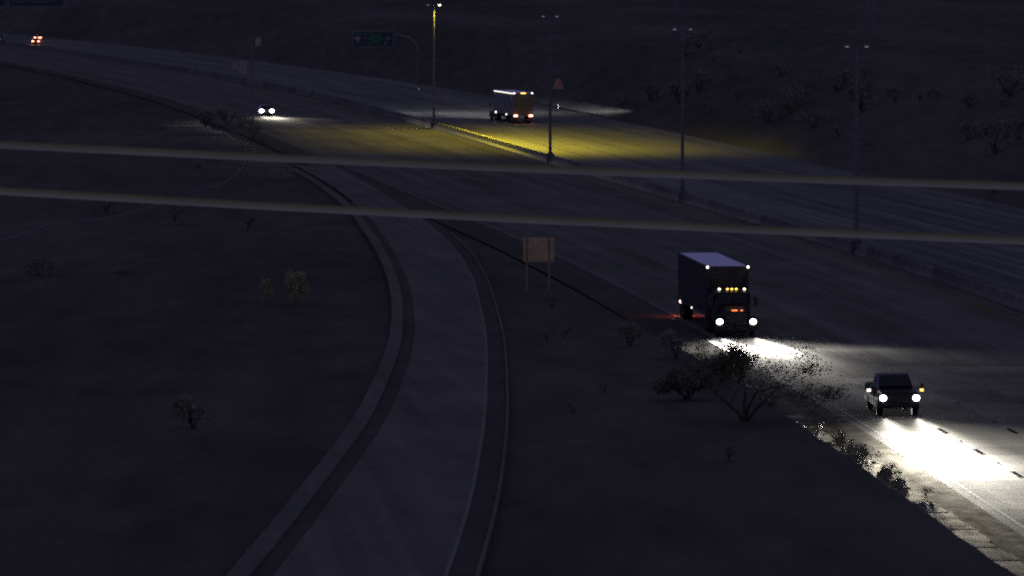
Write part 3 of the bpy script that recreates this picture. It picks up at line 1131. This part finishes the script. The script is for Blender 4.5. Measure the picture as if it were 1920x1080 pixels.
def car_body(name, loc, rz, lab, paint, L=4.7, W=1.84, H=1.45, pickup=False, mode='front', group=None, cat='car'):
    r = empty(name, loc, rz, label=lab, cat=cat, group=group)
    w = W / 2
    if pickup:
        def ring(y, hw, zb, zt, tw):
            return [(-hw, y, zb), (hw, y, zb), (hw + .01, y, zb + .35), (hw * tw, y, zt), (-hw * tw, y, zt), (-hw - .01, y, zb + .35)]
        MB().loft([ring(.02, w * .9, .5, 1.12, .93), ring(.12, w * .97, .42, 1.22, .94), ring(.9, w, .42, 1.28, .93), ring(1.65, w, .42, 1.32, .93),
                   ring(3.9, w, .42, 1.32, .95), ring(6.1, w, .45, 1.32, .97), ring(6.2, w * .97, .5, 1.30, .97)]).build('body', paint, r)
        MB().loft([[(-w * .88, 1.55, 1.3), (w * .88, 1.55, 1.3), (w * .86, 1.6, 1.36), (-w * .86, 1.6, 1.36)],
                   [(-w * .9, 2.3, 1.3), (w * .9, 2.3, 1.3), (w * .74, 2.3, 1.96), (-w * .74, 2.3, 1.96)],
                   [(-w * .9, 3.0, 1.3), (w * .9, 3.0, 1.3), (w * .76, 3.0, 2.0), (-w * .76, 3.0, 2.0)],
                   [(-w * .9, 3.75, 1.3), (w * .9, 3.75, 1.3), (w * .76, 3.65, 1.96), (-w * .76, 3.65, 1.96)]]).build('cabin', paint, r)
        g = MB()
        pts = [(-w * .78, 1.60, 1.40), (w * .78, 1.60, 1.40), (w * .68, 2.20, 1.89), (-w * .68, 2.20, 1.89)]
        va = [g.bm.verts.new(Vector(p) + Vector((0, -.05, .035))) for p in pts]
        vb = [g.bm.verts.new(Vector(p)) for p in pts]
        g.bm.faces.new(va)
        g.bm.faces.new(vb[::-1])
        for i in range(4):
            g.bm.faces.new((va[i], va[(i + 1) % 4], vb[(i + 1) % 4], vb[i]))
        g.build('windshield', M['glass'], r)
        MB().box(-w * .82, w * .82, 3.95, 6.05, 1.322, 1.335).build('bed_cover', M['rubber'], r)
        gr = MB().box(-.62, .62, -.04, .05, .72, 1.12, .03).build('grille', M['trimdark'], r)
        for k in range(4):
            MB().box(-.58, .58, -.055, -.041, .77 + .09 * k, .80 + .09 * k).build('grille_bar', M['darksteel'], gr)
        MB().prism_x([(-.06, .42), (-.1, .5), (-.08, .68), (.2, .7), (.25, .42)], -w * .98, w * .98, .03).build('bumper', M['trimdark'], r)
        for s in (-1, 1):
            MB().tube([(s * w * .95, 1.85, 1.30), (s * (w + .3), 1.8, 1.35)], .03, 6).build('mirror_arm', M['darksteel'], r)
            mi = MB().box(s * (w + .33) - .09, s * (w + .33) + .09, 1.74, 1.84, 1.2, 1.55, .03).build('mirror', M['darksteel'], r)
            MB().box(s * (w + .33) - .085, s * (w + .33) + .085, 1.715, 1.735, 1.16, 1.27).build('mirror_lamp', M['whiteglow'] if s < 0 else M['amber'], mi)
            MB().dome_y(s * .84, -.03, .94, .17, .15, .06).build('headlight', M['head'], r)
            for yy in (1.05, 4.9):
                wheel(r, s * (w - .13), yy, .41, .28)
            sw = MB().box(s * w * .905 - .01, s * w * .905 + .012, 2.2, 3.5, 1.36, 1.8, taper=(1, .8))
            MB().box(s * w - .0, s * w + .02, 2.15, 3.75, .55, 1.28).build('door', paint, r)
        return r

    def ring(y, hw, zb, zt, tw):
        return [(-hw, y, zb), (hw, y, zb), (hw, y, zb + .3), (hw * tw, y, zt), (-hw * tw, y, zt), (-hw, y, zb + .3)]
    MB().loft([ring(.0, w * .8, .35, .62, .9), ring(.15, w * .93, .25, .72, .9), ring(1.1, w, .22, .88, .9), ring(3.7, w, .22, .95, .9),
               ring(L - .12, w * .94, .3, .96, .9), ring(L, w * .85, .4, .85, .9)]).build('body', paint, r)
    MB().loft([[(-w * .84, 1.15, .87), (w * .84, 1.15, .87), (w * .84, 1.17, .9), (-w * .84, 1.17, .9)],
               [(-w * .86, 1.95, .88), (w * .86, 1.95, .88), (w * .68, 1.95, H), (-w * .68, 1.95, H)],
               [(-w * .86, 3.2, .88), (w * .86, 3.2, .88), (w * .66, 3.2, H - .02), (-w * .66, 3.2, H - .02)],
               [(-w * .82, 4.0, .9), (w * .82, 4.0, .9), (w * .8, 3.98, .95), (-w * .8, 3.98, .95)]]).build('cabin', M['glass'], r)
    MB().box(-w * .64, w * .64, 1.98, 3.18, H - .005, H + .02, .01).build('roof', paint, r)
    for s in (-1, 1):
        if mode == 'front':
            MB().dome_y(s * .70, .02, .68, .32, .23, .08).build('headlight', M['head'], r)
        else:
            MB().box(s * .68 - .2, s * .68 + .2, L - .02, L + .04, .66, .86, .02).build('tail_light', M['red'], r)
        for yy in (.95, 3.75):
            wheel(r, s * (w - .12), yy, .33, .22)
    return r


# pickup close to the camera
P0 = (19.55, 305.8, 0)
a3 = math.atan(.066)
car_body('pickup_truck', P0, a3, 'dark pickup truck nearest the camera, headlights flooding the road in front', M['pick'], W=2.04, pickup=True, cat='pickup truck')
for s in (-1, 1):
    p = local_to_world(P0, a3, (s * .84, -.14, .94))
    f = Matrix.Rotation(a3 + math.radians(-3.4), 3, 'Z') @ Vector((0, -1, 0))
    beam_light('headlight_beam', p, f, None, 21, .94, (1.0, .96, .90), u_peak=.033, sig=.08, wide=.06)

# far oncoming car behind the roadside bushes
C0 = (-34.0, 843, 0)
a4 = math.atan(.13)
car_body('oncoming_car', C0, a4, 'small far oncoming car with two white headlights at the left bushes', M['silver'])
for s in (-1, 1):
    p = local_to_world(C0, a4, (s * .7, -.15, .66))
    f = Matrix.Rotation(a4, 3, 'Z') @ Vector((0, -1, 0))
    beam_light('headlight_beam', p, f, None, 16, .66, (1.0, .93, .8), u_peak=.05, sig=.08, wide=.1, sigw=.3)

# far cars at the top left, driving away
for (x, D, lab, m) in ((-113.1, 1444, 'far dark car driving away, its two tail lights below the sign bridge', M['pick']),
                       (-117.0, 1500, 'farther car driving away just left of the other far tail lights', M['silver'])):
    car_body('departing_car', (x - 4.7 * .2, D + 4.6, 0), math.pi + math.atan(slope(D) * -1), lab, m, mode='rear', group='far cars driving away')
    for s in (-1, 1):
        small_light('tail_light_glow', (x + s * .7, D - .4, .8), (1.0, .3, .15), 60, .1)
car_body('parked_car', (-124.6, 1485, 0), .3, 'far car showing one dim bluish lamp at the left edge', M['silver'], mode='none')
MB().dome_y(-.7, .0, .66, .22, .16, .07).build('headlight', M['dimwhite'], bpy.data.objects['parked_car'])


# ------------------------------------------------------------ vegetation
def leaf_cloud(centres, n, size, rnd, flat=.7, ground=0.0):
    """many small leaf faces spread through several clumps"""
    V, F = [], []
    for i in range(n):
        c, rad = centres[rnd.randrange(len(centres))]
        d = Vector((rnd.gauss(0, 1), rnd.gauss(0, 1), rnd.gauss(0, 1)))
        d = d.normalized() * (rnd.random() ** .45)
        p = Vector(c) + Vector((d.x * rad[0], d.y * rad[1], d.z * rad[2]))
        if p.z < ground:
            p.z = ground + rnd.random() * .1
        s = size * rnd.uniform(.5, 1.4)
        a = Vector((rnd.gauss(0, 1), rnd.gauss(0, 1), rnd.gauss(0, .6))).normalized()
        b_ = a.cross(Vector((rnd.gauss(0, 1), rnd.gauss(0, 1), rnd.gauss(0, 1)))).normalized() * flat
        k = len(V)
        V += [p - a * s, p + b_ * s * .6, p + a * s, p - b_ * s * .6]
        F.append((k, k + 1, k + 2, k + 3))
    return V, F


def make_shrub(name, lab, grp, leafmat, rnd, w=1.0, h=1.0, n=520, size=.055, nst=7):
    r = empty(name, (0, 0, 0), label=lab, cat='shrub', group=grp)
    cs = []
    st = MB()
    for k in range(nst):
        a = rnd.random() * 2 * math.pi
        rr_ = rnd.uniform(.15, .6) * w
        tip = Vector((math.cos(a) * rr_, math.sin(a) * rr_, h * rnd.uniform(.45, .85)))
        st.tube([(0, 0, -.15), tip * .5 + Vector((0, 0, .05)), tip], [.025, .018, .008], 5, cap=False)
        cs.append((tip, (w * rnd.uniform(.22, .4), w * rnd.uniform(.22, .4), h * rnd.uniform(.18, .32))))
    cs.append(((0, 0, h * .35), (w * .5, w * .5, h * .3)))
    st.build('stems', M['bark'], r)
    V, F = leaf_cloud(cs, n, size, rnd, ground=.03)
    np_mesh('foliage', V, F, leafmat, r)
    return r


def ground_z(x, D):
    e = edge(min(D, 2690))
    t = x - e
    z0 = ramp_z(D)
    if t < -3.6 - 1.2 * z0:
        return z0 - .1
    if t < -3.5:
        return max(-.05, (z0 - .1) * (-3.6 - t) / max(.1, 1.2 * z0))
    if t > 53:
        return 8.5 * max(0, min(1, (t - 54) / 20)) + noise.noise(Vector((t * .12, D * .03, 5))) * max(0, min(1, (t - 53) / 4))
    return 0


protos = [make_shrub('desert_shrub', 'x', None, M['leafdark'], random.Random(20 + k), 1.0 + .2 * k, 1.0 + .1 * k, 620, .07) for k in range(3)]
maps = [kid_map(p) for p in protos]


def put_shrub(k, x, D, s, lab, grp, rz, dz=0.0):
    c = copy_tree(protos[k], maps[k])
    c.location = (x, D, ground_z(x, D) - .05 + dz)
    c.scale = (s, s, s * R.uniform(.85, 1.15))
    c.rotation_euler = (0, 0, rz)
    c['label'] = lab
    c['group'] = grp
    return c


# bushes hiding the foot of the far oncoming car
for i, (x, D, s, lab) in enumerate([
        (-37.6, 800, 1.7, 'large dark bush just left of the far oncoming car'),
        (-35.4, 792, 1.15, 'dark bush directly below the far oncoming car headlights'),
        (-33.6, 786, .75, 'small bush at the start of the lit road, right of the far car'),
        (-40.2, 796, 2.0, 'biggest dark bush, far left of the oncoming car'),
        (-31.6, 742, 1.2, 'dark bush at the lower left corner of the yellow lit road'),
        (-29.6, 722, .9, 'low bush below the yellow lit road at its left end')]):
    put_shrub(i % 3, x, D, s * 1.25, lab, 'bushes along the far left roadside', R.random() * 6, 0)
# shrubs at the gutter lit by the pickup
for i, (t, D, s, lab) in enumerate([
        (-3.0, 284.5, .55, 'shrub spilling over the gutter, farthest of the headlit ones'),
        (-2.9, 279.5, .5, 'second headlit shrub from the far end of the gutter'),
        (-3.3, 274.5, .62, 'largest headlit shrub in the middle of the gutter'),
        (-3.0, 268.8, .48, 'headlit shrub beside the broken end of the pale gutter panels'),
        (-3.6, 290.5, .7, 'dim shrub above the gutter shrubs by the pickup beam'),
        (-3.0, 264.6, .36, 'lowest small headlit shrub on the gutter panels')]):
    put_shrub(i % 3, edge(D) + t, D, s * 1.35, lab, 'shrubs at the gutter beside the pickup beam', R.random() * 6, .08)
# loose pale rocks along the broken end of the gutter
for k in range(26):
    D = R.uniform(256, 292)
    t = R.uniform(-3.7, -2.2)
    rs = R.uniform(.07, .22)
    mb = MB()
    ico = bmesh.ops.create_icosphere(mb.bm, subdivisions=2, radius=rs)
    for v in mb.bm.verts:
        v.co *= 1 + .35 * noise.noise(v.co * (4 / rs) * .35 + Vector((k, 0, 0)))
        v.co.z *= .6
    o = mb.build('rock', M['rock'])
    o.location = (edge(D) + t, D, rs * .25 + (.05 if t < -2.4 else 0))
    tag(o, 'small pale rock lying at the gutter beside the pickup beam', 'rock', 'loose rocks at the gutter')
# dry weeds in the same strip
for k in range(16):
    D = R.uniform(258, 296)
    put_shrub(k % 3, edge(D) + R.uniform(-4.0, -2.0), D, R.uniform(.18, .4), 'tiny dry weed growing at the gutter beside the pickup beam', 'dry weeds at the gutter', R.random() * 6, .06)
# embankment crest near the tree
for i, (x, D, s, lab) in enumerate([
        (8.6, 316, 1.4, 'dark bush on the crest below the oncoming truck'),
        (10.9, 291, 1.2, 'dark bush on the crest left of the pickup truck'),
        (11.6, 272, .9, 'rounded bush on the crest with a few headlit leaves'),
        (6.4, 330, 1.3, 'dark bush on the crest left of the truck headlights')]):
    put_shrub(i % 3, x, D, s, lab, 'bushes on the embankment crest', R.random() * 6, 0)
# right embankment and left verge: dark, alike
for k in range(52):
    D = R.uniform(470, 900)
    t = R.uniform(54, 76)
    put_shrub(k % 3, edge(D) + t, D, R.uniform(.9, 2.8), 'dark desert shrub among others on the embankment right of the freeway',
              'dark shrubs on the right embankment', R.random() * 6)
for k in range(7):
    D = R.uniform(215, 760)
    x = min(ramp_l(min(D, 700)), edge(D) - 6) - R.uniform(4, 34)
    put_shrub(k % 3, x, D, R.uniform(.6, 1.7), 'dark desert shrub among others on the ground left of the ramp',
              'dark shrubs left of the ramp', R.random() * 6, .1)
for k in range(7):
    D = R.uniform(215, 400)
    x = R.uniform(1.5, edge(D) - 4.6 - 1.2 * ramp_z(D) - 1)
    put_shrub(k % 3, x, D, R.uniform(.35, .8), 'low dark shrub on the ground between ramp and freeway',
              'low shrubs between ramp and freeway', R.random() * 6)
for k_, p in enumerate(protos):
    p.location = (-22 - 7 * k_, 505 + 17 * k_, .1)
    p.scale = (1.3, 1.3, 1.3)
    p['label'] = 'dark desert shrub among others on the ground left of the ramp'
    p['group'] = 'dark shrubs left of the ramp'

pale = make_shrub('pale_bush', 'pale upright bush showing faintly left of the ramp', None, M['leafpale'], random.Random(5), .95, 2.3, 4000, .09, 12)
pale.location = (-13.6, 381, ramp_z(381) - .1)
kp = kid_map(pale)
c = copy_tree(pale, kp)
c.location = (-15.6, 384, ramp_z(384) - .1)
c.scale = (.5, .5, .75)
c['label'] = 'thinner pale bush left of the taller pale bush'


def make_tree(name, loc, lab, rnd, spread, height, lean, n_leaf, sparse=True, leafmat=None, size=.045, levels=4, first=4, thick=.1):
    r = empty(name, loc, label=lab, cat='tree')
    tb = MB()
    tips = []

    def grow(p, d, L, rad, lev):
        n = 4
        pts, rads = [p.copy()], [rad]
        for k in range(n):
            d = (d + Vector((rnd.gauss(0, .16), rnd.gauss(0, .16), rnd.gauss(0, .10)))).normalized()
            p = p + Vector((d.x * spread, d.y * spread, d.z)) * (L / n)
            p.z = max(p.z, .3)
            pts.append(p.copy())
            rads.append(rad * (1 - .14 * (k + 1)))
        tb.tube(pts, rads, 5 if lev > 1 else 8, cap=lev == levels)
        if lev >= levels - 1:
            tips.extend(pts[1:])
        if lev < levels:
            for q in range(rnd.choice((3, 3, 4))):
                d2 = (d + Vector((rnd.gauss(0, .62), rnd.gauss(0, .62), rnd.gauss(.05, .36)))).normalized()
                st = pts[-1] if q < 2 else pts[rnd.choice((2, 3))]
                grow(st, d2, L * rnd.uniform(.55, .8), rads[-1] * (.8 if q == 0 else .6), lev + 1)
    for k in range(first):
        a = 2 * math.pi * k / first + rnd.random()
        d = Vector((math.cos(a) * .55 + lean, math.sin(a) * .45, .85)).normalized()
        grow(Vector((0, 0, -.2)), d, height * .42, thick, 1)
    zmax = max(t.z for t in tips)
    for v in tb.bm.verts:
        v.co.z *= height / zmax
    tb.build('trunk', M['bark'], r)
    V, F = [], []
    for i in range(n_leaf):
        t = tips[rnd.randrange(len(tips))]
        p = Vector((t.x, t.y, t.z * height / zmax)) + Vector((rnd.gauss(0, .16), rnd.gauss(0, .16), rnd.gauss(0, .13)))
        if sparse and p.x > .1 and p.z > 1.4 and rnd.random() < .62:
            continue
        s = size * rnd.uniform(.5, 1.5)
        a = Vector((rnd.gauss(0, 1), rnd.gauss(0, 1), rnd.gauss(0, 1))).normalized()
        b_ = a.cross(Vector((rnd.gauss(0, 1), rnd.gauss(0, 1), rnd.gauss(0, 1)))).normalized()
        k = len(V)
        V += [p - a * s, p + b_ * s * .5, p + a * s, p - b_ * s * .5]
        F.append((k, k + 1, k + 2, k + 3))
    np_mesh('crown', V, F, leafmat or M['leaf'], r)
    return r


make_tree('palo_verde_tree', (10.0, 261, 3.35), 'spreading bare-branched tree in silhouette against the truck headlight pool', random.Random(8),
          1.5, 3.7, .16, 15000, size=.045, levels=5, thick=.09)
make_tree('palo_verde_tree', (8.0, 276, 2.9), 'dense dark tree on the crest just left of the bare-branched one', random.Random(15),
          1.1, 1.7, -.1, 9000, sparse=False, size=.07, leafmat=M['leafdusty'])
